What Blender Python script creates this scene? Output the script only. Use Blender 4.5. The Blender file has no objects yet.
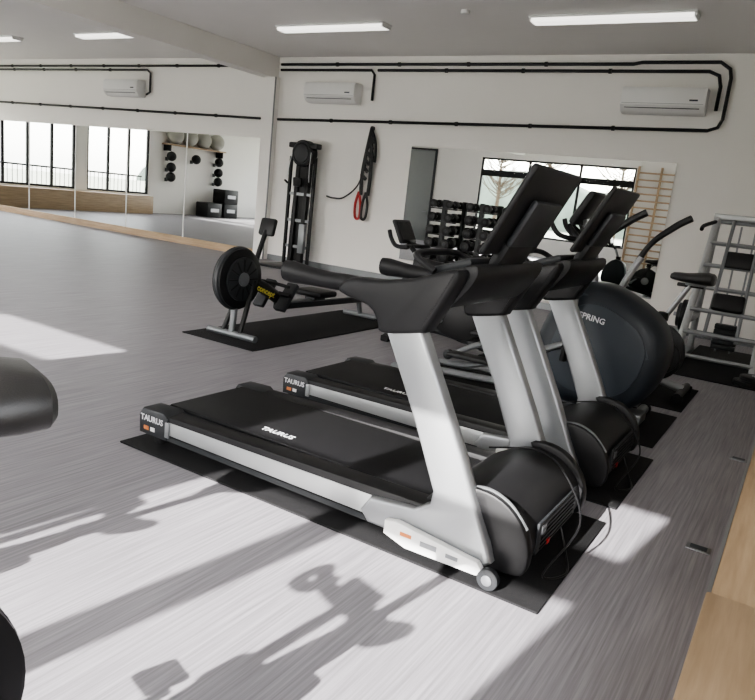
import bpy, bmesh, math, random
from mathutils import Vector, Matrix, Euler
random.seed(4)
R=math.radians
# ---------------------------------------------------------------- materials
def mat(name,col,rough=.5,metal=0,var=.06,scale=8,bump=0,emit=0,coat=0,spec=.5):
    m=bpy.data.materials.new(name); m.use_nodes=True
    nt=m.node_tree; p=nt.nodes['Principled BSDF']
    p.inputs['Roughness'].default_value=rough; p.inputs['Metallic'].default_value=metal
    p.inputs['Coat Weight'].default_value=coat; p.inputs['Specular IOR Level'].default_value=spec
    tc=nt.nodes.new('ShaderNodeTexCoord'); n=nt.nodes.new('ShaderNodeTexNoise')
    n.inputs['Scale'].default_value=scale; n.inputs['Detail'].default_value=4
    nt.links.new(tc.outputs['Object'],n.inputs['Vector'])
    mx=nt.nodes.new('ShaderNodeMix'); mx.data_type='RGBA'
    mx.inputs[6].default_value=(*[c*(1-var) for c in col],1)
    mx.inputs[7].default_value=(*[min(1,c*(1+var)) for c in col],1)
    nt.links.new(n.outputs['Fac'],mx.inputs[0]); nt.links.new(mx.outputs[2],p.inputs['Base Color'])
    if bump:
        b=nt.nodes.new('ShaderNodeBump'); b.inputs['Strength'].default_value=bump; b.inputs['Distance'].default_value=.01
        n2=nt.nodes.new('ShaderNodeTexNoise'); n2.inputs['Scale'].default_value=scale*12
        nt.links.new(tc.outputs['Object'],n2.inputs['Vector'])
        nt.links.new(n2.outputs['Fac'],b.inputs['Height']); nt.links.new(b.outputs['Normal'],p.inputs['Normal'])
    if emit:
        p.inputs['Emission Color'].default_value=(1,.97,.92,1); p.inputs['Emission Strength'].default_value=emit
    return m
def streak(name,c1,c2,scale,rough,s2=None,c3=None):
    m=bpy.data.materials.new(name); m.use_nodes=True; nt=m.node_tree; p=nt.nodes['Principled BSDF']
    p.inputs['Roughness'].default_value=rough
    tc=nt.nodes.new('ShaderNodeTexCoord'); mp=nt.nodes.new('ShaderNodeMapping'); mp.inputs['Scale'].default_value=scale
    n=nt.nodes.new('ShaderNodeTexNoise'); n.inputs['Scale'].default_value=1; n.inputs['Detail'].default_value=5; n.inputs['Roughness'].default_value=.6
    nt.links.new(tc.outputs['Object'],mp.inputs['Vector']); nt.links.new(mp.outputs['Vector'],n.inputs['Vector'])
    r=nt.nodes.new('ShaderNodeValToRGB'); r.color_ramp.elements[0].position=.32; r.color_ramp.elements[1].position=.68
    r.color_ramp.elements[0].color=(*c1,1); r.color_ramp.elements[1].color=(*c2,1)
    if c3:
        e=r.color_ramp.elements.new(.5); e.color=(*c3,1)
    nt.links.new(n.outputs['Fac'],r.inputs['Fac']); nt.links.new(r.outputs['Color'],p.inputs['Base Color'])
    return m
M={}
M['floor']=streak('vinyl_floor',(.205,.196,.212),(.345,.33,.355),(90,2.0,1),.47,c3=(.272,.261,.282))
M['wood']=streak('oak_wood',(.31,.215,.13),(.44,.32,.205),(30,2,30),.5)
M['woodx']=streak('oak_wood_x',(.36,.25,.15),(.50,.37,.24),(2,30,30),.5)
M['wall']=mat('wall_paint',(.82,.80,.765),.85,var=.02,scale=2)
M['ceil']=mat('ceiling_paint',(.82,.80,.78),.9,var=.02,scale=2)
M['mirror']=mat('mirror_glass',(.78,.81,.79),.01,1,var=.01)
M['black']=mat('black_plastic',(.012,.012,.013),.45,var=.15,spec=.32)
M['blackm']=mat('black_metal',(.012,.012,.013),.4,.1,var=.1,spec=.35)
M['rubber']=mat('rubber_mat',(.014,.014,.015),.8,var=.3,scale=60,bump=.3,spec=.25)
M['belt']=mat('running_belt',(.008,.008,.009),.6,var=.2,scale=40,bump=.15,spec=.28)
M['silver']=mat('silver_paint',(.33,.34,.35),.36,.6,var=.04)
M['rail']=mat('pale_rail',(.42,.43,.435),.38,.45,var=.03)
M['dgrey']=mat('dark_grey_plastic',(.026,.028,.031),.45,var=.1,spec=.4)
M['slate']=mat('slate_plastic',(.020,.025,.032),.42,var=.1,spec=.4)
M['slate2']=mat('slate_light',(.038,.046,.057),.42,var=.1,spec=.4)
M['white']=mat('white_plastic',(.76,.76,.75),.45,var=.02)
M['lamp']=mat('lamp_diffuser',(.85,.84,.80),.5,var=.02,emit=1.3)
M['leather']=mat('saddle_vinyl',(.022,.021,.021),.42,var=.2,scale=30,bump=.12)
M['red']=mat('red_rubber',(.4,.015,.015),.5)
M['orange']=mat('warning_sticker',(.6,.2,.06),.5)
M['yellow']=mat('yellow_label',(.65,.55,.1),.5)
M['screen']=mat('dark_screen',(.008,.008,.01),.15,var=.05)
M['text']=mat('label_print',(.65,.66,.68),.5)
M['grey']=mat('grey_metal',(.22,.23,.24),.35,.6)
M['greydoor']=mat('grey_door',(.25,.26,.26),.5,var=.03)
M['ball']=mat('exercise_ball_vinyl',(.36,.35,.31),.5)
M['brick']=mat('ground_paving',(.35,.36,.30),.9,scale=1,var=.2)
M['hill']=mat('hill_vegetation',(.20,.24,.20),.95,scale=.5,var=.6)
M['bark']=mat('tree_bark',(.10,.075,.055),.9,scale=9,var=.3)
M['render']=mat('building_render',(.5,.48,.44),.9,scale=1,var=.08)
# ---------------------------------------------------------------- builder
class B:
    def __init__(s): s.v=[];s.f=[];s.mi=[];s.mats=[]
    def mid(s,m):
        m=M[m]
        if m not in s.mats: s.mats.append(m)
        return s.mats.index(m)
    def add(s,vs,fs,m):
        o=len(s.v); k=s.mid(m)
        s.v+= [tuple(v) for v in vs]
        for f in fs: s.f.append(tuple(i+o for i in f)); s.mi.append(k)
    def addbm(s,bm,m,mx=None):
        if mx: bm.transform(mx)
        bm.verts.index_update()
        s.add([v.co[:] for v in bm.verts],[[v.index for v in f.verts] for f in bm.faces],m); bm.free()
    def box(s,c,size,m,rot=(0,0,0),bev=0,seg=2):
        bm=bmesh.new(); bmesh.ops.create_cube(bm,size=1)
        bmesh.ops.scale(bm,vec=size,verts=bm.verts)
        if bev: bmesh.ops.bevel(bm,geom=bm.edges[:],offset=min(bev,min(size)*.48),segments=seg,affect='EDGES',profile=.5)
        s.addbm(bm,m,Matrix.Translation(c)@Euler(rot).to_matrix().to_4x4())
    def prism(s,poly,y0,y1,m,bev=0,seg=2):
        bm=bmesh.new(); vs=[bm.verts.new((p[0],y0,p[1])) for p in poly]; f=bm.faces.new(vs)
        r=bmesh.ops.extrude_face_region(bm,geom=[f]); 
        bmesh.ops.translate(bm,vec=(0,y1-y0,0),verts=[g for g in r['geom'] if isinstance(g,bmesh.types.BMVert)])
        bmesh.ops.recalc_face_normals(bm,faces=bm.faces)
        if bev:
            es=[e for e in bm.edges if abs(e.verts[0].co.y-e.verts[1].co.y)<1e-6]
            bmesh.ops.bevel(bm,geom=es,offset=bev,segments=seg,affect='EDGES',profile=.5)
        s.addbm(bm,m)
    def loft(s,rings,m,closed=True):
        n=len(rings[0]); vs=[p for r in rings for p in r]; fs=[]
        for i in range(len(rings)-1):
            for j in range(n):
                k=(j+1)%n; fs.append((i*n+j,i*n+k,(i+1)*n+k,(i+1)*n+j))
        fs.append(tuple(range(n))[::-1]); fs.append(tuple((len(rings)-1)*n+j for j in range(n)))
        s.add(vs,fs,m)
    def lens(s,poly,secs,m):
        poly=smooth_loop(poly)
        cx=sum(p[0] for p in poly)/len(poly); cz=sum(p[1] for p in poly)/len(poly)
        s.loft([[(cx+(p[0]-cx)*k,y,cz+(p[1]-cz)*k) for p in poly] for y,k in secs],m)
    def tube(s,pts,r,m,n=10,smooth=True,flat=1.0):
        pts=[Vector(p) for p in pts]
        rr=r if isinstance(r,(list,tuple)) else [r]*len(pts)
        if smooth and len(pts)>2:
            q=[];qr=[]
            for i in range(len(pts)-1):
                p0=pts[max(i-1,0)];p1=pts[i];p2=pts[i+1];p3=pts[min(i+2,len(pts)-1)]
                for k in range(6):
                    t=k/6; q.append(.5*((2*p1)+(-p0+p2)*t+(2*p0-5*p1+4*p2-p3)*t*t+(-p0+3*p1-3*p2+p3)*t**3)); qr.append(rr[i]*(1-t)+rr[i+1]*t)
            q.append(pts[-1]);qr.append(rr[-1]); pts=q;rr=qr
        T=[(pts[min(i+1,len(pts)-1)]-pts[max(i-1,0)]).normalized() for i in range(len(pts))]
        up=Vector((0,0,1)) if abs(T[0].z)<.9 else Vector((1,0,0))
        N=(up-T[0]*up.dot(T[0])).normalized(); rings=[]
        for i,p in enumerate(pts):
            N=(N-T[i]*N.dot(T[i])).normalized(); Bn=T[i].cross(N)
            rings.append([tuple(p+(N*math.cos(a)+Bn*math.sin(a)*flat)*rr[i]) for a in [2*math.pi*j/n for j in range(n)]])
        s.loft(rings,m)
    def cyl(s,a,b,r,m,n=24,r2=None): s.tube([a,b],[r,r if r2 is None else r2],m,n,False)
    def disc(s,c,r,w,m,axis='y',n=40,bev=.15):
        c=Vector(c); ax={'x':Vector((1,0,0)),'y':Vector((0,1,0)),'z':Vector((0,0,1))}[axis]
        h=w/2; b=min(h,r)*bev*2
        s.tube([c-ax*h,c-ax*(h-b*.5),c+ax*(h-b*.5),c+ax*h],[r-b,r,r,r-b],m,n,False)
    def torus(s,c,Rr,r,m,axis='y',n=40,k=10):
        vs=[];fs=[]
        for i in range(n):
            a=2*math.pi*i/n
            for j in range(k):
                b=2*math.pi*j/k; d=Rr+r*math.cos(b); h=r*math.sin(b)
                p={'y':(d*math.cos(a),h,d*math.sin(a)),'x':(h,d*math.cos(a),d*math.sin(a)),'z':(d*math.cos(a),d*math.sin(a),h)}[axis]
                vs.append((c[0]+p[0],c[1]+p[1],c[2]+p[2]))
        for i in range(n):
            for j in range(k): fs.append((i*k+j,i*k+(j+1)%k,((i+1)%n)*k+(j+1)%k,((i+1)%n)*k+j))
        s.add(vs,fs,m)
    def ell(s,c,rad,m,rot=(0,0,0),u=24,v=14):
        bm=bmesh.new(); bmesh.ops.create_uvsphere(bm,u_segments=u,v_segments=v,radius=1); bmesh.ops.scale(bm,vec=rad,verts=bm.verts)
        s.addbm(bm,m,Matrix.Translation(c)@Euler(rot).to_matrix().to_4x4())
    def text(s,body,size,o,xd,yd,m):
        cu=bpy.data.curves.new('t','FONT'); cu.body=body; cu.size=size; cu.resolution_u=2; cu.offset=size*.02; cu.extrude=.0008
        ob=bpy.data.objects.new('t',cu); bpy.context.scene.collection.objects.link(ob)
        dg=bpy.context.evaluated_depsgraph_get(); dg.update(); me=ob.evaluated_get(dg).to_mesh()
        o=Vector(o);xd=Vector(xd).normalized();yd=Vector(yd).normalized();zd=xd.cross(yd)
        s.add([o+xd*v.co.x+yd*v.co.y+zd*v.co.z for v in me.vertices],[list(p.vertices) for p in me.polygons],m)
        bpy.data.objects.remove(ob); bpy.data.curves.remove(cu)
    def build(s,name,loc=(0,0,0),rz=0,ang=35):
        me=bpy.data.meshes.new(name); me.from_pydata(s.v,[],s.f); 
        for m in s.mats: me.materials.append(m)
        me.polygons.foreach_set('material_index',s.mi)
        bm=bmesh.new(); bm.from_mesh(me); bmesh.ops.recalc_face_normals(bm,faces=bm.faces); bm.to_mesh(me); bm.free()
        me.polygons.foreach_set('use_smooth',[True]*len(me.polygons)); me.set_sharp_from_angle(angle=R(ang))
        ob=bpy.data.objects.new(name,me); ob.location=loc; ob.rotation_euler=(0,0,rz)
        bpy.context.scene.collection.objects.link(ob); return ob
def smooth_loop(poly,k=4):
    n=len(poly);out=[]
    P=[Vector(p) for p in poly]
    for i in range(n):
        p0,p1,p2,p3=P[i-1],P[i],P[(i+1)%n],P[(i+2)%n]
        for j in range(k):
            t=j/k; out.append(tuple(.5*((2*p1)+(-p0+p2)*t+(2*p0-5*p1+4*p2-p3)*t*t+(-p0+3*p1-3*p2+p3)*t**3)))
    return out
def simple(name,c,size,m,bev=0):
    b=B(); b.box((0,0,0),size,m,bev=bev); return b.build(name,c)
# ---------------------------------------------------------------- room
XL,XR,YF,YB,HC=-19.0,.62,-2.5,10.0,3.55
simple('floor',((XL+XR)/2,(YF+YB)/2,-.05),(XR-XL+.5,YB-YF+.5,.1),'floor')
simple('ceiling',((XL+XR)/2,(YF+YB)/2,HC+.05),(XR-XL+.5,YB-YF+.5,.1),'ceil')
simple('wall_back',((XL+XR)/2,YB+.06,HC/2),(XR-XL+.24,.12,HC),'wall')
def wall_open(name,axis,pos,a0,a1,ops):
    b=B(); T=.12
    def seg(u0,u1,z0,z1):
        if u1-u0<1e-4 or z1-z0<1e-4: return
        c=(u0+u1)/2; w=u1-u0; z=(z0+z1)/2; h=z1-z0
        if axis=='y': b.box((c,pos,z),(w,T,h),'wall')
        else: b.box((pos,c,z),(T,w,h),'wall')
    u=a0
    for (o0,o1,z0,z1) in ops:
        seg(u,o0,0,HC); seg(o0,o1,0,z0); seg(o0,o1,z1,HC); u=o1
    seg(u,a1,0,HC); return b.build(name)
def window(name,axis,pos,o,mull,trans):
    b=B(); o0,o1,z0,z1=o; w=.06
    def bar(u0,u1,za,zb,d=.07):
        c=(u0+u1)/2; z=(za+zb)/2
        if axis=='y': b.box((c,pos,z),(u1-u0,d,zb-za),'blackm')
        else: b.box((pos,c,z),(d,u1-u0,zb-za),'blackm')
    bar(o0,o0+w,z0,z1);bar(o1-w,o1,z0,z1);bar(o0+w,o1-w,z0,z0+w);bar(o0+w,o1-w,z1-w,z1)
    for x,ww in mull: bar(x-ww/2,x+ww/2,z0+w,z1-w,.065)
    for za,zb in trans: bar(o0+w,o1-w,za,zb,.06)
    b.build(name)
WF=[(-18.4,-13.6,.6,3.05),(-10.1,-5.0,.6,3.05),(-2.88,-1.08,.6,3.05)]
wall_open('wall_front','y',YF-.06,XL-.12,XR+.12,WF)
window('fill_window_front','y',YF-.06,WF[0],[(-18.4+i*1.2,.08) for i in range(1,4)],[(2.45,2.66)])  # extra window, added to let in more ambient light
window('window_2','y',YF-.06,WF[1],[(-8.4,.08),(-6.7,.08)],[(2.45,2.66)])
window('window_3','y',YF-.06,WF[2],[(-2.12,.16)],[(2.45,2.66)])
WL=[(4.0,6.3,.6,2.9),(6.7,9.6,.6,2.9)]
wall_open('wall_left','x',XL-.06,YF,YB,WL)
window('window_4','x',XL-.06,WL[0],[(4.77,.07),(5.53,.07)],[])
window('window_5','x',XL-.06,WL[1],[(7.43,.07),(8.16,.07),(8.88,.07)],[])
WR=[(-1.8,1.2,.9,3.05)]
wall_open('wall_right','x',XR+.06,YF,YB,WR)
window('fill_window_right','x',XR+.06,WR[0],[(-.3,.07)],[(2.45,2.6)])  # out-of-view window and opening, put in for ambient fill
# railing outside the left windows
b=B()
b.box((0,0,1.15),(.04,6.2,.05),'blackm'); b.box((0,0,.15),(.04,6.2,.04),'blackm')
for i in range(42): b.cyl((0,-3.05+i*.149,-.2 if i%8==0 else .15),(0,-3.05+i*.149,1.15),.010,'blackm',6)
b.build('balcony_railing',(XL-.7,6.8,0))
# beam and column
simple('ceiling_beam',(-8.76,(YF+YB)/2,3.375),(.3,YB-YF,.35),'wall')
b=B(); b.box((0,0,1.6),(.24,.14,3.2),'wall'); b.box((.128,-.06,1.6),(.016,.02,3.2),'grey'); b.build('wall_column',(-8.69,YB-.07,0))
# wood plinth + mirrors of left half
simple('baseboard_back_left',((XL-8.83)/2-.03,YB-.03,.07),(-8.83-XL-.06,.06,.14),'woodx')
simple('baseboard_back_right',((-8.55+XR)/2,YB-.01,.05),(XR+8.55,.02,.1),'grey')
xs=[-18.9,-17.8,-16.05,-14.3,-12.55,-10.8,-8.85]
b=B()
for i in range(len(xs)-1):
    b.box(((xs[i]+xs[i+1])/2,YB-.012,1.15),(xs[i+1]-xs[i]-.03,.02,2.02),'mirror')
    b.box((xs[i+1],YB-.012,1.15),(.03,.03,2.02),'white')
b.build('wall_mirror')
b=B(); b.box((-3.735,YB-.012,1.3),(4.0,.02,1.8),'mirror')
b.build('wall_mirror')
# grey door in front wall seen in the mirror
b=B(); b.box((0,0,1.57),(1.25,.05,3.14),'greydoor',bev=.01); b.box((-.65,0,1.58),(.06,.07,3.16),'dgrey');b.box((.65,0,1.58),(.06,.07,3.16),'dgrey');b.box((0,0,3.18),(1.36,.07,.06),'dgrey')
b.cyl((.5,.02,1.02),(.5,.08,1.02),.012,'silver');b.cyl((.5,.08,1.02),(.38,.08,1.02),.01,'silver')
b.build('door_1',(-12.5,YF+.036,0))
# wall bars
b=B()
for x in (-.66,0,.66): b.box((x,0,1.55),(.05,.1,3.1),'wood')
for i in range(14): b.cyl((-.66,.03,.25+i*.205),(.66,.03,.25+i*.205),.024,'woodx',12)
b.build('wall_bars',(-4.27,YF+.06,0))
# ---- pipes
def pipes(name,paths,r=.022):
    b=B()
    for p in paths: b.tube(p,r,'blackm',8,False)
    for p in paths:
        for i in range(len(p)-1):
            a=Vector(p[i]);c=Vector(p[i+1]); L=(c-a).length
            for k in range(1,max(1,int(L/1.1))):
                q=a.lerp(c,k/int(L/1.1)); d=(c-a).normalized(); b.cyl(q-d*.02,q+d*.02,r*1.5,'blackm',8)
    return b.build(name)
y=YB-.05
pipes('wall_conduit',[
 [(-8.52,y,3.42),(-2.5,y,3.42),(-2.4,y,3.44),(-1.45,y,3.44),(-1.33,y,3.36),(-1.30,y,3.25),(-1.30,y,2.76),(-1.34,y,2.66),(-1.45,y,2.62),(-8.52,y,2.50)],
 [(-8.52,y,3.33),(-6.62,y,3.33),(-6.56,y,3.26),(-6.56,y,2.86)],
 [(-6.5,y,3.33),(-1.56,y,3.33),(-1.44,y,3.28),(-1.40,y,3.15),(-1.40,y,2.86)]])
pipes('wall_conduit',[[(XL+.1,y,3.40),(-8.93,y,3.40)],[(XL+.1,y,3.32),(-12.0,y,3.32),(-11.9,y,3.26),(-11.9,y,2.9),(-12.0,y,2.85)],[(XL+.1,y,2.6),(-8.93,y,2.50)]])
# ---- air conditioners
for x in (-7.32,-2.03,-12.6):
    b=B()
    b.prism([(0,0),(0,.32),(.20,.32),(.235,.27),(.235,.1),(.17,.02),(.1,0)],-.52,.52,'white',bev=.012)
    b.box((.212,0,.062),(.006,.92,.008),'slate2',rot=(0,R(38),0))
    b.box((.237,0,.115),(.006,1.0,.004),'grey')
    b.box((.236,.38,.16),(.006,.1,.02),'slate2')
    b.build('air_conditioner',(x,YB-.002,2.79),rz=-math.pi/2)
# ---- ceiling lights
for x in (-14.4,-10.75,-6.16,-2.39):
  for yy in (8.16,4.6,1.1):  # far row is visible; the two nearer rows are unseen, added for light
    b2=B(); b2.box((0,0,-.012),(.24,1.8,.024),'white',bev=.004); b2.prism([(-.1,-.024),(-.085,-.062),(.085,-.062),(.1,-.024)],-.88,.88,'lamp',bev=.006)
    b2.box((0,-.885,-.035),(.2,.02,.05),'white');b2.box((0,.885,-.035),(.2,.02,.05),'white')
    b2.build('ceiling_lamp',(x,yy,HC),rz=math.pi/2)
b=B(); b.disc((0,0,-.02),.055,.04,'white','z'); b.build('smoke_detector',(-3.95,7.75,HC))
# ---- bench along right side
b=B(); b.box((.28,1.9-1.6,.225),(.64,3.2,.45),'wood',bev=.006); b.build('wooden_bench',(-.014,-.01,0))
b=B(); b.box((0,0,.19),(.655,5.0,.38),'wood',bev=.006); b.box((-.325,0,.365),(.012,5.0,.03),'silver'); b.build('wooden_bench',(.273,4.42,0))
for p in ((-.16,3.2),(-.13,4.75)):
    b=B(); b.box((0,0,.003),(.1,.07,.006),'grey',bev=.002); b.box((0,0,.0065),(.07,.045,.002),'slate2'); b.build('floor_outlet',(p[0],p[1],0))
# ---------------------------------------------------------------- mats
MT=.01
def fmat(x0,x1,y0,y1,name='rubber_floor_mat'): return simple(name,((x0+x1)/2,(y0+y1)/2,MT/2),(x1-x0,y1-y0,MT),'rubber',bev=.003)
fmat(-2.76,-.55,2.20,3.14);fmat(-2.76,-.55,3.34,4.26);fmat(-2.7,-.6,4.5,5.42);fmat(-2.2,-.6,5.62,6.55);fmat(-4.55,-3.72,4.25,6.75);fmat(-.95,.0,7.1,9.3)
# ---------------------------------------------------------------- treadmill
def treadmill(loc):
    b=B()
    b.box((.93,0,.125),(1.72,.60,.09),'dgrey',bev=.008)
    b.box((.93,0,.178),(1.72,.54,.022),'belt',bev=.006)
    b.cyl((.09,-.27,.145),(.09,.27,.145),.042,'belt')
    b.text('TAURUS',.052,(.62,-.20,.1905),(1,0,0),(0,1,0),'text')
    for s in (-1,1):
        ya,yb=(s*.29,s*.395) if s>0 else (s*.395,s*.29)
        b.prism([(.12,.06),(.12,.175),(1.75,.205),(1.75,.06)],ya,yb,'black',bev=.008)
        o=s*.398
        b.prism([(.16,.085),(.16,.150),(1.6,.165),(1.6,.075)],min(o,o-s*.01),max(o,o-s*.01),'rail',bev=.002)
        b.prism([(.14,.055),(.14,.078),(1.5,.068),(1.5,.045)],min(o,o-s*.03),max(o,o-s*.03),'dgrey')
        ya,yb=(.275,.405) if s>0 else (-.405,-.275)
        b.prism([(0,.05),(-.005,.15),(.02,.185),(.17,.19),(.2,.17),(.2,.05)],ya,yb,'dgrey',bev=.012)
        b.cyl((.08,s*.33,.0),(.08,s*.33,.06),.03,'rubber',16)
        yi,yo=(.355,.425) if s>0 else (-.425,-.355)
        b.prism([(1.38,.86),(1.535,.885),(1.65,.67),(1.77,.44),(1.86,.25),(1.92,.13),(1.94,.08),(1.915,.058),(1.40,.055),(1.36,.10),(1.40,.165),(1.60,.185),(1.665,.225),(1.67,.28),(1.555,.53)],yi,yo,'silver',bev=.014,seg=3)
        yi,yo=(.335,.44) if s>0 else (-.44,-.335)
        b.prism(smooth_loop([(1.16,.962),(1.20,1.022),(1.34,1.035),(1.50,1.07),(1.64,1.12),(1.665,1.09),(1.625,1.0),(1.565,.89),(1.54,.868),(1.375,.838),(1.35,.875),(1.30,.93)],3),yi,yo,'black',bev=.018,seg=3)
        yc=s*.387
        b.loft([[(x,yc+.035*math.cos(a)*k,z+h*math.sin(a)) for a in [2*math.pi*j/14 for j in range(14)]] for x,z,h,k in [(.845,1.0,.025,.7),(.85,1.0,.042,.95),(.89,.998,.046,1.1),(.98,.995,.038,1),(1.08,.993,.034,1.05),(1.17,.995,.034,1.2),(1.26,.99,.034,1.2)]],'black')
        b.prism([(1.50,.06),(1.50,.115),(1.55,.125),(1.90,.085),(1.93,.05),(1.90,.035),(1.6,.03)],min(s*.428,s*.46),max(s*.428,s*.46),'white',bev=.004)
        b.box((1.60,s*.461,.085),(.05,.002,.015),'orange'); b.box((1.70,s*.461,.075),(.07,.002,.02),'grey'); b.box((1.80,s*.461,.068),(.05,.002,.015),'grey')
        b.disc((1.95,s*.455,.04),.04,.03,'dgrey'); b.disc((1.95,s*.472,.04),.02,.006,'grey')
        b.cyl((1.62,s*.33,.0),(1.62,s*.33,.06),.03,'rubber',16)
    b.text('TAURUS',.043,(.012,-.4065,.125),(1,0,0),(0,0,1),'text')
    b.box((.055,-.4065,.088),(.035,.002,.02),'orange');b.box((.10,-.4065,.088),(.03,.002,.02),'white')
    b.box((.20,-.402,.11),(.03,.008,.08),'silver',bev=.003)
    b.box((.03,0,.09),(.04,.56,.05),'dgrey',bev=.006)
    hp=smooth_loop([(1.60,.19),(1.67,.25),(1.76,.295),(1.85,.305),(1.94,.28),(2.01,.22),(2.04,.15),(2.035,.08),(1.99,.05),(1.8,.045),(1.62,.05)],3)
    b.prism(hp,-.345,.345,'black',bev=.02,seg=3)
    for s in (-1,1):
        q=[(1.78,.315),(1.87,.33),(1.96,.30),(2.03,.23),(2.06,.15),(2.055,.075),(2.02,.045),(1.9,.045),(1.92,.12),(1.86,.22)]
        ya,yb=(.33,.385) if s>0 else (-.385,-.33)
        b.prism(smooth_loop(q,3),ya,yb,'black',bev=.012)
    b.tube([(1.77,-.36,.315),(1.87,-.36,.334),(1.96,-.36,.303),(2.035,-.36,.228)],.006,'grey',6)
    b.box((2.042,0,.15),(.012,.5,.13),'dgrey',bev=.005)
    for i in range(6): b.box((2.05,0,.10+i*.02),(.006,.42,.006),'black')
    b.box((2.05,-.2,.18),(.006,.05,.035),'grey'); b.box((2.052,-.12,.1),(.006,.03,.02),'red')
    b.prism(smooth_loop([(1.44,1.0),(1.46,1.06),(1.58,1.10),(1.68,1.14),(1.70,1.10),(1.65,1.02),(1.58,.96)],3),-.35,.35,'black',bev=.01)
    b.box((1.50,0,1.10),(.2,.36,.04),'dgrey',rot=(0,R(-20),0),bev=.02)
    b.tube([(1.46,-.22,1.08),(1.36,-.2,1.13),(1.34,0,1.14),(1.36,.2,1.13),(1.46,.22,1.08)],.015,'black',10)
    th=math.atan2(.165,.34)
    c=(1.745,0,1.345)
    b.box(c,(.026,.55,.375),'black',rot=(0,th,0),bev=.012,seg=3)
    b.box((c[0]-.0145,0,c[2]+.007),(.006,.49,.30),'screen',rot=(0,th,0))
    b.box((c[0]+.014,0,c[2]-.045),(.03,.30,.20),'dgrey',rot=(0,th,0),bev=.014)
    b.box((1.68,0,1.17),(.05,.28,.12),'black',rot=(0,th,0),bev=.02)
    b.tube([(2.05,.05,.1),(2.10,.0,.02),(2.15,-.15,.008),(2.09,-.26,.03),(2.14,-.02,.16),(2.02,.15,.27),(1.86,.25,.32),(1.6,.3,.25)],.0045,'blackm',6)
    return b.build('treadmill',loc)
treadmill((-2.70,2.672,MT)); treadmill((-2.70,3.80,MT))
# ---------------------------------------------------------------- saddle
def saddle(b,x,z,k=1.0):
    rings=[]
    for dx,w,h,up in [(-.175,.05,.02,.0),(-.172,.09,.036,.002),(-.155,.12,.048,.006),(-.11,.132,.052,.008),(-.05,.127,.048,.004),(0,.098,.042,0),(.05,.062,.038,-.002),(.1,.04,.034,0),(.14,.033,.03,.0),(.16,.024,.02,-.003),(.166,.008,.008,-.006)]:
        rings.append([(x+dx*k,w*k*math.copysign(abs(math.cos(a))**.7,math.cos(a)),z+up+h*k*math.copysign(abs(math.sin(a))**.8,math.sin(a))) for a in [2*math.pi*j/22 for j in range(22)]])
    b.loft(rings,'leather')
    b.box((x-.04,0,z-.045),(.16,.06,.03),'grey',bev=.01)
def exercise_bike(loc,rz,flywheel='rear',monitor=False,sx=-.32,sz=.95,hx=.48,hz=1.13,accent='dgrey',fx=None,fz=.34,fr=.245):
    b=B()
    for x in (-.5,.5):
        b.tube([(x,-.26,.05),(x,.26,.05)],.032,'black',14,False)
        for s in (-1,1): b.box((x,s*.25,.03),(.09,.06,.06),'rubber',bev=.012)
    b.tube([(-.5,0,.07),(-.2,0,.13),(.15,0,.16),(.5,0,.07)],.036,accent,12)
    b.tube([(-.05,0,.2),(-.18,0,.45),(-.25,0,.62)],.036,accent,12)
    b.tube([(-.05,0,.2),(.2,0,.42),(.36,0,.72)],.04,accent,12)
    b.tube([(-.24,0,.6),(sx,0,sz-.05)],.022,'silver',12,False)
    b.tube([(.33,0,.66),(hx-.05,0,hz-.05)],.024,'silver',12,False)
    b.disc((-.24,0,.64),.045,.07,'black','z',20);b.disc((.345,0,.7),.05,.07,'black','z',20)
    b.box((sx,0,sz-.06),(.2,.04,.03),'blackm',bev=.006)
    saddle(b,sx,sz)
    if fx is None: fx=-.22 if flywheel=='rear' else .36
    b.disc((fx,0,fz),fr,.05,'blackm','y',48); b.torus((fx,0,fz),fr-.02,.022,'dgrey','y'); b.disc((fx,0,fz),.07,.09,'silver','y')
    b.prism(smooth_loop([(fx-.2*(1 if fx<0 else -1),.24),(fx,.13),(.02,.17),(.1,.28),(.02,.4),(fx,.5),(fx-.2*(1 if fx<0 else -1),.4)],3),.045,.085,'black',bev=.01)
    b.cyl((.02,-.13,.28),(.02,.13,.28),.022,'silver')
    b.tube([(.02,.12,.28),(.14,.13,.17)],.014,'silver',8,False);b.tube([(.02,-.12,.28),(-.10,-.13,.39)],.014,'silver',8,False)
    b.box((.14,.19,.165),(.1,.1,.025),'black',bev=.008);b.box((-.10,-.19,.395),(.1,.1,.025),'black',bev=.008)
    b.tube([(hx-.05,0,hz-.05),(hx,0,hz)],.024,'black',10,False)
    b.tube([(hx+.20,-.10,hz+.13),(hx+.16,-.12,hz+.06),(hx+.05,-.20,hz+.0),(hx-.08,-.22,hz),(hx-.02,-.14,hz),(hx,0,hz),(hx-.02,.14,hz),(hx-.08,.22,hz),(hx+.05,.20,hz),(hx+.16,.12,hz+.06),(hx+.20,.10,hz+.13)],.021,'black',10)
    if monitor:
        b.tube([(hx,0,hz),(hx+.08,0,hz+.08)],.02,'black',8,False)
        b.box((hx+.09,0,hz+.13),(.035,.30,.24),'black',rot=(0,R(28),0),bev=.014)
        b.box((hx+.068,0,hz+.14),(.006,.25,.18),'screen',rot=(0,R(28),0))
        b.lens([(.15,.3),(.2,.6),(.4,.68),(.58,.5),(.6,.25),(.4,.12),(.2,.16)],[(-.1,.8),(-.08,.97),(-.03,1),(.03,1),(.08,.97),(.1,.8)],'slate')
    else:
        b.box((hx+.05,0,hz+.06),(.02,.16,.12),'black',rot=(0,R(30),0),bev=.01)
    return b.build('exercise_bike',loc,rz)
exercise_bike((-1.232,.23,0),-math.pi/2-.3,fx=-.215,fz=.42,hz=1.0,hx=.46)
exercise_bike((-2.36,.06,0),-math.pi/2-.3,hz=1.05)
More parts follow.
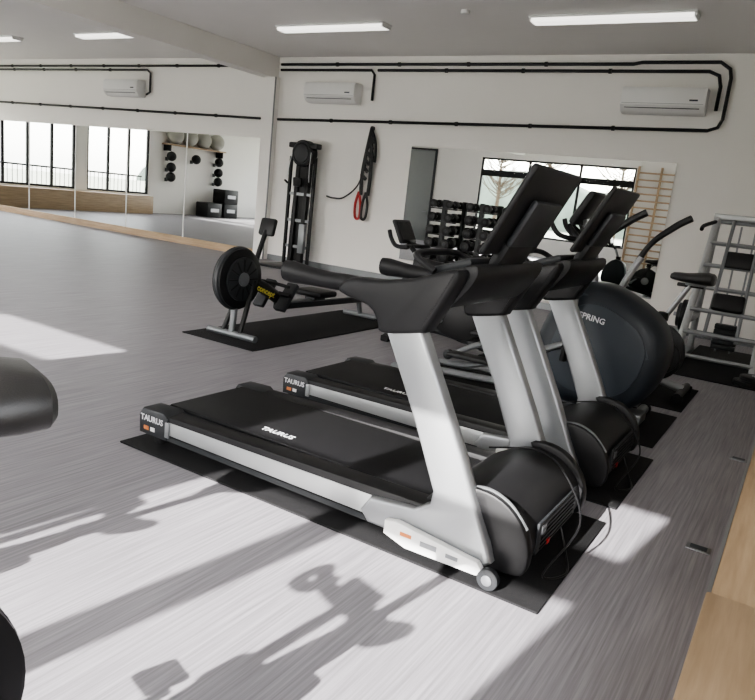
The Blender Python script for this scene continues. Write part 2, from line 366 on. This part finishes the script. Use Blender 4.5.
exercise_bike((-1.18,6.1,MT),math.pi,monitor=False,accent='silver',sz=.98,hz=1.2,sx=-.40)
exercise_bike((-2.82,5.95,0) ,math.pi,monitor=True,hz=.92,sz=.72)
# ---------------------------------------------------------------- elliptical
def elliptical(loc):
    b=B()
    hp=[(-1.50,.45),(-1.42,.72),(-1.27,.90),(-1.08,.93),(-.88,.86),(-.70,.74),(-.615,.59),(-.615,.42),(-.69,.22),(-.82,.10),(-1.05,.06),(-1.3,.08),(-1.46,.22)]
    b.lens(hp,[(-.22,.72),(-.205,.86),(-.17,.95),(-.10,1),(.10,1),(.17,.95),(.205,.86),(.22,.72)],'slate')
    cx=-1.03;cz=.47
    b.lens([(cx+(p[0]-cx)*.72,cz+(p[1]-cz)*.72) for p in hp],[(-.232,.9),(-.226,.98),(-.2,1.0)],'slate2')
    b.tube([(-1.40,-.215,.78),(-1.2,-.20,.85),(-.95,-.185,.80),(-.79,-.2,.66),(-.71,-.215,.5)],.012,'slate2',8)
    b.text('SPRING',.055,(-1.20,-.236,.70),(1,0,-.15),(.15,0,1),'text')
    b.tube([(-.75,-.3,.05),(-.75,.3,.05)],.035,'grey',12,False)
    b.box((-1.0,0,.05),(.6,.2,.07),'grey',bev=.01)
    for s in (-1,1):
        b.disc((-.75,s*.3,.045),.045,.04,'rubber')
        b.tube([(-2.55,s*.16,.06),(-1.4,s*.16,.12)],.028,'silver',10,False)
        b.tube([(-2.3,s*.2,.12+ (.02 if s>0 else .04)),(-1.9,s*.2,.26+s*.06),(-1.25,s*.25,.40-s*.1)],.024,'grey',10)
        b.box((-1.95,s*.2,.30+s*.06),(.36,.13,.035),'black',bev=.012); b.box((-1.78,s*.2,.335+s*.06),(.03,.13,.06),'black',bev=.01)
        b.disc((-2.32,s*.2,.135),.04,.05,'dgrey')
        dx=.10*s
        b.tube([(-1.25,s*.26,.38),(-1.18+dx*.5,s*.27,.70),(-1.12+dx,s*.27,1.0),(-1.02+dx,s*.26,1.22),(-.88+dx,s*.25,1.36),(-.78+dx,s*.24,1.43)],[.022,.022,.022,.02,.024,.024],'black' ,10)
        b.tube([(-1.18+dx*.5,s*.27,.70),(-1.12+dx,s*.27,1.0),(-1.06+dx,s*.265,1.13)],.025,'silver',10)
    b.tube([(-2.55,-.28,.05),(-2.55,.28,.05)],.035,'grey',12,False)
    b.tube([(-1.2,0,.9),(-1.25,0,1.15),(-1.3,0,1.35)],.045,'silver',12)
    b.box((-1.32,0,1.42),(.05,.34,.26),'black',rot=(0,R(28),0),bev=.02); b.box((-1.348,0,1.425),(.006,.28,.2),'screen',rot=(0,R(28),0))
    b.tube([(-1.25,-.05,1.2),(-1.42,-.2,1.22),(-1.5,-.2,1.3)],.017,'black');b.tube([(-1.25,.05,1.2),(-1.42,.2,1.22),(-1.5,.2,1.3)],.017,'black')
    return b.build('elliptical_trainer',loc)
elliptical((-.06,4.95,MT))
# ---------------------------------------------------------------- rower (local: along +y)
def rower(loc):
    b=B()
    b.disc((0,.25,.52),.26,.10,'black','x',48); b.torus((.0,.25,.52),.245,.035,'dgrey','x')
    for s in (-1,1):
        b.disc((s*.06,.25,.52),.19,.02,'dgrey','x'); b.disc((s*.075,.25,.52),.06,.02,'grey','x')
        for i in range(12):
            a=i*math.pi/6; b.box((s*.072,.25+.125*math.cos(a),.52+.125*math.sin(a)),(.008,.10,.012),'black',rot=(a,0,0))
    b.tube([(-.28,.22,.03),(.28,.22,.03)],.03,'grey',12,False)
    b.tube([(0,.25,.5),(0,.22,.04)],.03,'grey',10,False); b.tube([(.10,.22,.05),(.06,.40,.5)],.022,'black',8,False);b.tube([(-.10,.22,.05),(-.06,.40,.5)],.022,'black',8,False)
    b.tube([(0,.3,.52),(0,.6,.42),(0,.95,.24)],.058,'black',12,False)
    b.box((0,1.55,.22),(.08,1.5,.06),'dgrey',rot=(R(-1),0,0),bev=.01)
    b.box((0,1.55,.255),(.10,1.5,.012),'grey',rot=(R(-1),0,0))
    for s in (-1,1):
        b.box((s*.13,.78,.34),(.12,.05,.30),'dgrey',rot=(R(-38),0,0),bev=.012); b.box((s*.13,.76,.36),(.13,.06,.03),'black',rot=(R(-38),0,0))
    b.box((0,1.40,.33),(.34,.30,.06),'black',bev=.024,seg=3); b.box((0,1.40,.285),(.12,.18,.05),'dgrey')
    b.tube([(0,2.2,.24),(0,2.27,.05)],.028,'grey',10,False); b.tube([(-.22,2.28,.03),(.22,2.28,.03)],.028,'grey',10,False)
    b.tube([(0,.42,.48),(0,.5,.74),(0,.58,.94)],.022,'black',10)
    b.box((0,.60,.97),(.17,.05,.16),'black',rot=(R(-15),0,0),bev=.02); b.box((0,.628,.975),(.12,.005,.1),'slate2',rot=(R(-15),0,0))
    b.tube([(-.25,.66,.46),(-.1,.63,.475),(.1,.63,.475),(.25,.66,.46)],.016,'black')
    b.text('concept',.08,(.060,.44,.42),(0,1,-.38),(0,.38,1),'yellow')
    return b.build('rowing_machine',loc)
rower((-4.17,4.25,MT))
# ---------------------------------------------------------------- ski machine
b=B()
b.box((0,-.3,.02),(.62,.75,.04),'black',bev=.01)
for s in (-1,1):
    b.box((s*.11,.0,1.0),(.08,.09,1.95),'black',rot=(R(-2),0,0),bev=.01)
    b.box((s*.26,-.02,.95),(.05,.05,1.85),'black',bev=.008)
    b.tube([(s*.2,-.08,1.95),(s*.22,-.12,1.7),(s*.24,-.13,1.45)],.006,'text',6)
    b.tube([(s*.24,-.18,1.46),(s*.24,-.1,1.42)],.018,'black',8,False)
b.box((0,.02,1.0),(.15,.04,1.8),'black')
for z in (.35,.8,1.25): b.box((0,-.02,z),(.5,.03,.05),'grey')
b.disc((0,0,1.93),.22,.16,'black','y'); b.disc((0,-.09,1.93),.15,.02,'dgrey','y'); b.torus((0,-.08,1.93),.18,.02,'dgrey')
b.box((0,0,2.06),(.60,.16,.09),'black',bev=.02)
b.box((0,-.13,1.45),(.17,.05,.15),'black',rot=(R(10),0,0),bev=.015)
b.box((.13,-.05,.5),(.12,.08,.5),'grey',bev=.01)
b.build('ski_ergometer',(-7.65,9.70,0))
# hanging straps
b=B()
b.disc((0,.0,2.43),.035,.05,'blackm')
for s in (-1,1):
    b.tube([(0,-.02,2.43),(s*.04,-.04,2.1),(s*.08,-.05,1.7),(s*.07,-.05,1.35)],.036,'black',8,flat=.5)
    b.tube([(s*.07-.04,-.05,1.40),(s*.12-.04,-.05,1.20),(s*.10-.04,-.05,.98),(s*.02-.04,-.05,.98),(s*.02-.04,-.05,1.20),(s*.07-.04,-.05,1.40)],.022,'red' if s<0 else 'black',8)
b.tube([(.02,-.03,2.4),(.12,-.05,2.2),(.14,-.05,1.9),(.05,-.05,2.1)],.02,'black',6)
for k in range(6): b.box((.05-.02*k,-.05,2.25-.12*k),(.13,.03,.05),'black',rot=(0,R(40),0))
b.tube([(-.02,-.06,1.85),(-.15,-.05,1.5),(-.4,-.06,1.28),(-.62,-.06,1.25),(-.75,-.08,1.27)],.014,'black',6)
b.build('suspension_strap',(-6.5,YB-.035,0))
# ---------------------------------------------------------------- dumbbell stands (vertical)
for X in (-4.83,-4.22):
    b=B()
    b.box((0,0,.02),(.52,.46,.04),'dgrey',bev=.008); b.box((0,.03,.72),(.07,.07,1.4),'dgrey',bev=.006)
    for r in range(7):
        z=.17+r*.195; rr=.088-.005*r
        b.box((0,.0,z-.055),(.42,.06,.02),'dgrey')
        for x in (-.135,.135):
            for d in (-.10,.10): b.disc((x,d,z+.015),rr,.085,'black','y',14)
            b.disc((x,-.145,z+.015),rr*.4,.006,'dgrey','y',12)
            b.cyl((x,-.08,z+.015),(x,.08,z+.015),.016,'silver',8)
    b.build('dumbbell_rack',(X,9.6,0))
# ---------------------------------------------------------------- silver strength machine at right
b=B()
for s in (-1,1):
    b.tube([(s*.36,-.45,.03),(s*.33,.0,.85),(s*.30,.22,1.52)],.038,'rail',10,False)
    b.tube([(s*.36,.62,.03),(s*.33,.40,.9),(s*.30,.22,1.52)],.036,'rail',10,False)
    b.tube([(s*.15,-.30,.3),(s*.13,.15,1.50)],.018,'grey',10,False)
    b.box((s*.36,.08,.03),(.08,1.25,.06),'grey',bev=.01)
    b.tube([(s*.30,.22,1.48),(s*.38,-.08,1.42),(s*.38,-.22,1.38)],.02,'black')
    b.box((s*.33,.2,.9),(.06,.40,.06),'silver',bev=.01); b.box((s*.345,.1,.45),(.06,.66,.06),'silver',bev=.01)
    b.disc((s*.44,.2,.45),.17,.04,'black','x'); b.disc((s*.48,.2,.45),.13,.035,'dgrey','x'); b.cyl((s*.34,.2,.45),(s*.54,.2,.45),.022,'silver')
for i in range(7):
    t=i/6; z=.12+t*1.36; yy=-.42+.64*t; b.tube([(-.355+.05*t,yy,z),(.355-.05*t,yy,z)],.022,'silver',8,False)
b.box((0,.22,1.53),(.68,.07,.06),'rail',bev=.01)
b.box((0,.03,1.10),(.30,.07,.18),'black',rot=(R(-18),0,0),bev=.03,seg=3); b.box((0,-.2,.68),(.30,.07,.18),'black',rot=(R(-18),0,0),bev=.03,seg=3)
for i in range(5): b.box((0,.34,.16+i*.055),(.24,.12,.05),'dgrey',bev=.006)
b.cyl((-.07,.34,.1),(-.07,.34,1.45),.01,'silver',8);b.cyl((.07,.34,.1),(.07,.34,1.45),.01,'silver',8)
b.build('strength_machine',(-.62,8.0,MT))
b=B()
for i,(x,yy,r) in enumerate([(0,0,.15),(.03,.03,.13)]):
    b.disc((x,yy,.02+i*.045),r,.04,'black','z'); b.torus((x,yy,.035+i*.045),r*.8,.008,'dgrey','z'); b.disc((x,yy,.045+i*.045),.03,.01,'silver','z')
b.build('weight_plates',(-.25,7.28,MT))
# ---------------------------------------------------------------- left wall gear (seen in mirror)
b=B(); b.box((.2,0,0),(.4,2.6,.04),'wood')
for i in range(4): b.ell((.24,-.95+i*.63,.30),(.28,.28,.28),'ball')
for yy in (-1.2,1.2): b.box((.17,yy,-.12),(.34,.03,.2),'black')
b.build('exercise_ball_shelf',(XL+.001,2.2,2.3))
b=B()
for yb in (-1.1,.0,1.1):
    for z in (.22,-.14,-.46):
        if yb==0 and z!=.22: continue
        b.ell((.24,yb,z),(.16,.16,.16),'black'); b.torus((.2,yb,z-.10),.12,.012,'dgrey','z'); b.cyl((.0,yb,z-.10),(.1,yb,z-.10),.014,'dgrey'); b.box((.01,yb,z-.10),(.02,.12,.12),'dgrey')
b.build('medicine_ball_rack',(XL+.03,2.2,1.70))
for yy,z in ((.9,0),(.9,.5),(1.7,0)):
    b=B(); b.box((0,0,.25),(.6,.7,.5),'black',bev=.03); b.box((.302,0,.25),(.004,.4,.12),'text'); b.build('plyometric_box',(XL+.5,yy,z))
b=B(); b.box((.25,0,.28),(.5,5.4,.56),'wood',bev=.01); b.build('wooden_bench',(XL+.02,6.9,0))
# ---------------------------------------------------------------- outside (ground, hills and building in one mesh)
b=B(); b.box((-9,3,-.35),(160,160,.3),'brick')
for i in range(16):
    b.ell((-90+i*11+random.uniform(-3,3),-66+random.uniform(-3,3),-1),(14,8,random.uniform(5,8)),'hill')
b.box((-46,9,1.4),(8,16,3.2),'render'); b.prism([(-51,3.0),(-46,4.6),(-41,3.0)],.5,17.5,'greydoor')
b.build('ground_hills_building')
def tree(loc,h):
    b=B(); b.tube([(0,0,0),(.1,0,h*.35),(0,.1,h*.8)],[.22,.16,.05],'bark',8)
    for i in range(60):
        z0=h*random.uniform(.3,.8); a=random.uniform(0,6.28); L=h*random.uniform(.18,.36)
        p=(0,0,z0); q=(math.cos(a)*L,math.sin(a)*L,z0+L*.7); mid=((p[0]+q[0])/2,(p[1]+q[1])/2,z0+L*.25)
        b.tube([p,mid,q],[.05,.03,.012],'bark',5)
        for k in range(5): 
            b.tube([q if k<3 else mid,(q[0]+random.uniform(-.7,.7),q[1]+random.uniform(-.7,.7),q[2]+random.uniform(.1,.8))],[.014,.006],'bark',4,False)
    b.build('bare_tree',loc)
for x,h in ((-30,9),(-24,8),(-19,9),(-13.5,8)): tree((x,-36+random.uniform(-3,3),-.2),h)
# ---------------------------------------------------------------- light
sd=Vector((.137,1,-.497)).normalized()
L=bpy.data.lights.new('sun','SUN'); L.energy=19; L.angle=R(.45); L.color=(1,.965,.93)
o=bpy.data.objects.new('sun',L); o.rotation_euler=sd.to_track_quat('-Z','Y').to_euler(); o.location=(-3,-12,8); bpy.context.scene.collection.objects.link(o)
w=bpy.data.worlds.new('sky'); bpy.context.scene.world=w; w.use_nodes=True; nt=w.node_tree; bg=nt.nodes['Background']
st=nt.nodes.new('ShaderNodeTexSky'); st.sky_type='NISHITA'; st.sun_disc=False; st.sun_elevation=R(27); st.sun_rotation=R(188); st.dust_density=2
mx=nt.nodes.new('ShaderNodeMix'); mx.data_type='RGBA'; mx.inputs[0].default_value=.6; mx.inputs[7].default_value=(3.3,3.3,3.3,1)
hs=nt.nodes.new('ShaderNodeHueSaturation'); hs.inputs['Saturation'].default_value=.3
nt.links.new(st.outputs[0],hs.inputs['Color']); nt.links.new(hs.outputs[0],mx.inputs[6]); nt.links.new(mx.outputs[2],bg.inputs[0]); bg.inputs[1].default_value=1.5
# ---------------------------------------------------------------- camera
cd=bpy.data.cameras.new('camera'); cam=bpy.data.objects.new('camera',cd); bpy.context.scene.collection.objects.link(cam)
cd.sensor_fit='HORIZONTAL'; cd.sensor_width=36; cd.lens=694/755*36; cd.clip_start=.02; cd.clip_end=500
m=Matrix(((.8414,-.2047,.5001,0),(.5290,.1258,-.8392,0),(.1089,.9707,.2141,1.35),(0,0,0,1)))
cam.matrix_world=m; bpy.context.scene.camera=cam
vs=bpy.context.scene.view_settings; vs.view_transform='AgX'; vs.exposure=0.42
try: vs.look='AgX - Medium High Contrast'
except Exception as e: print(e)
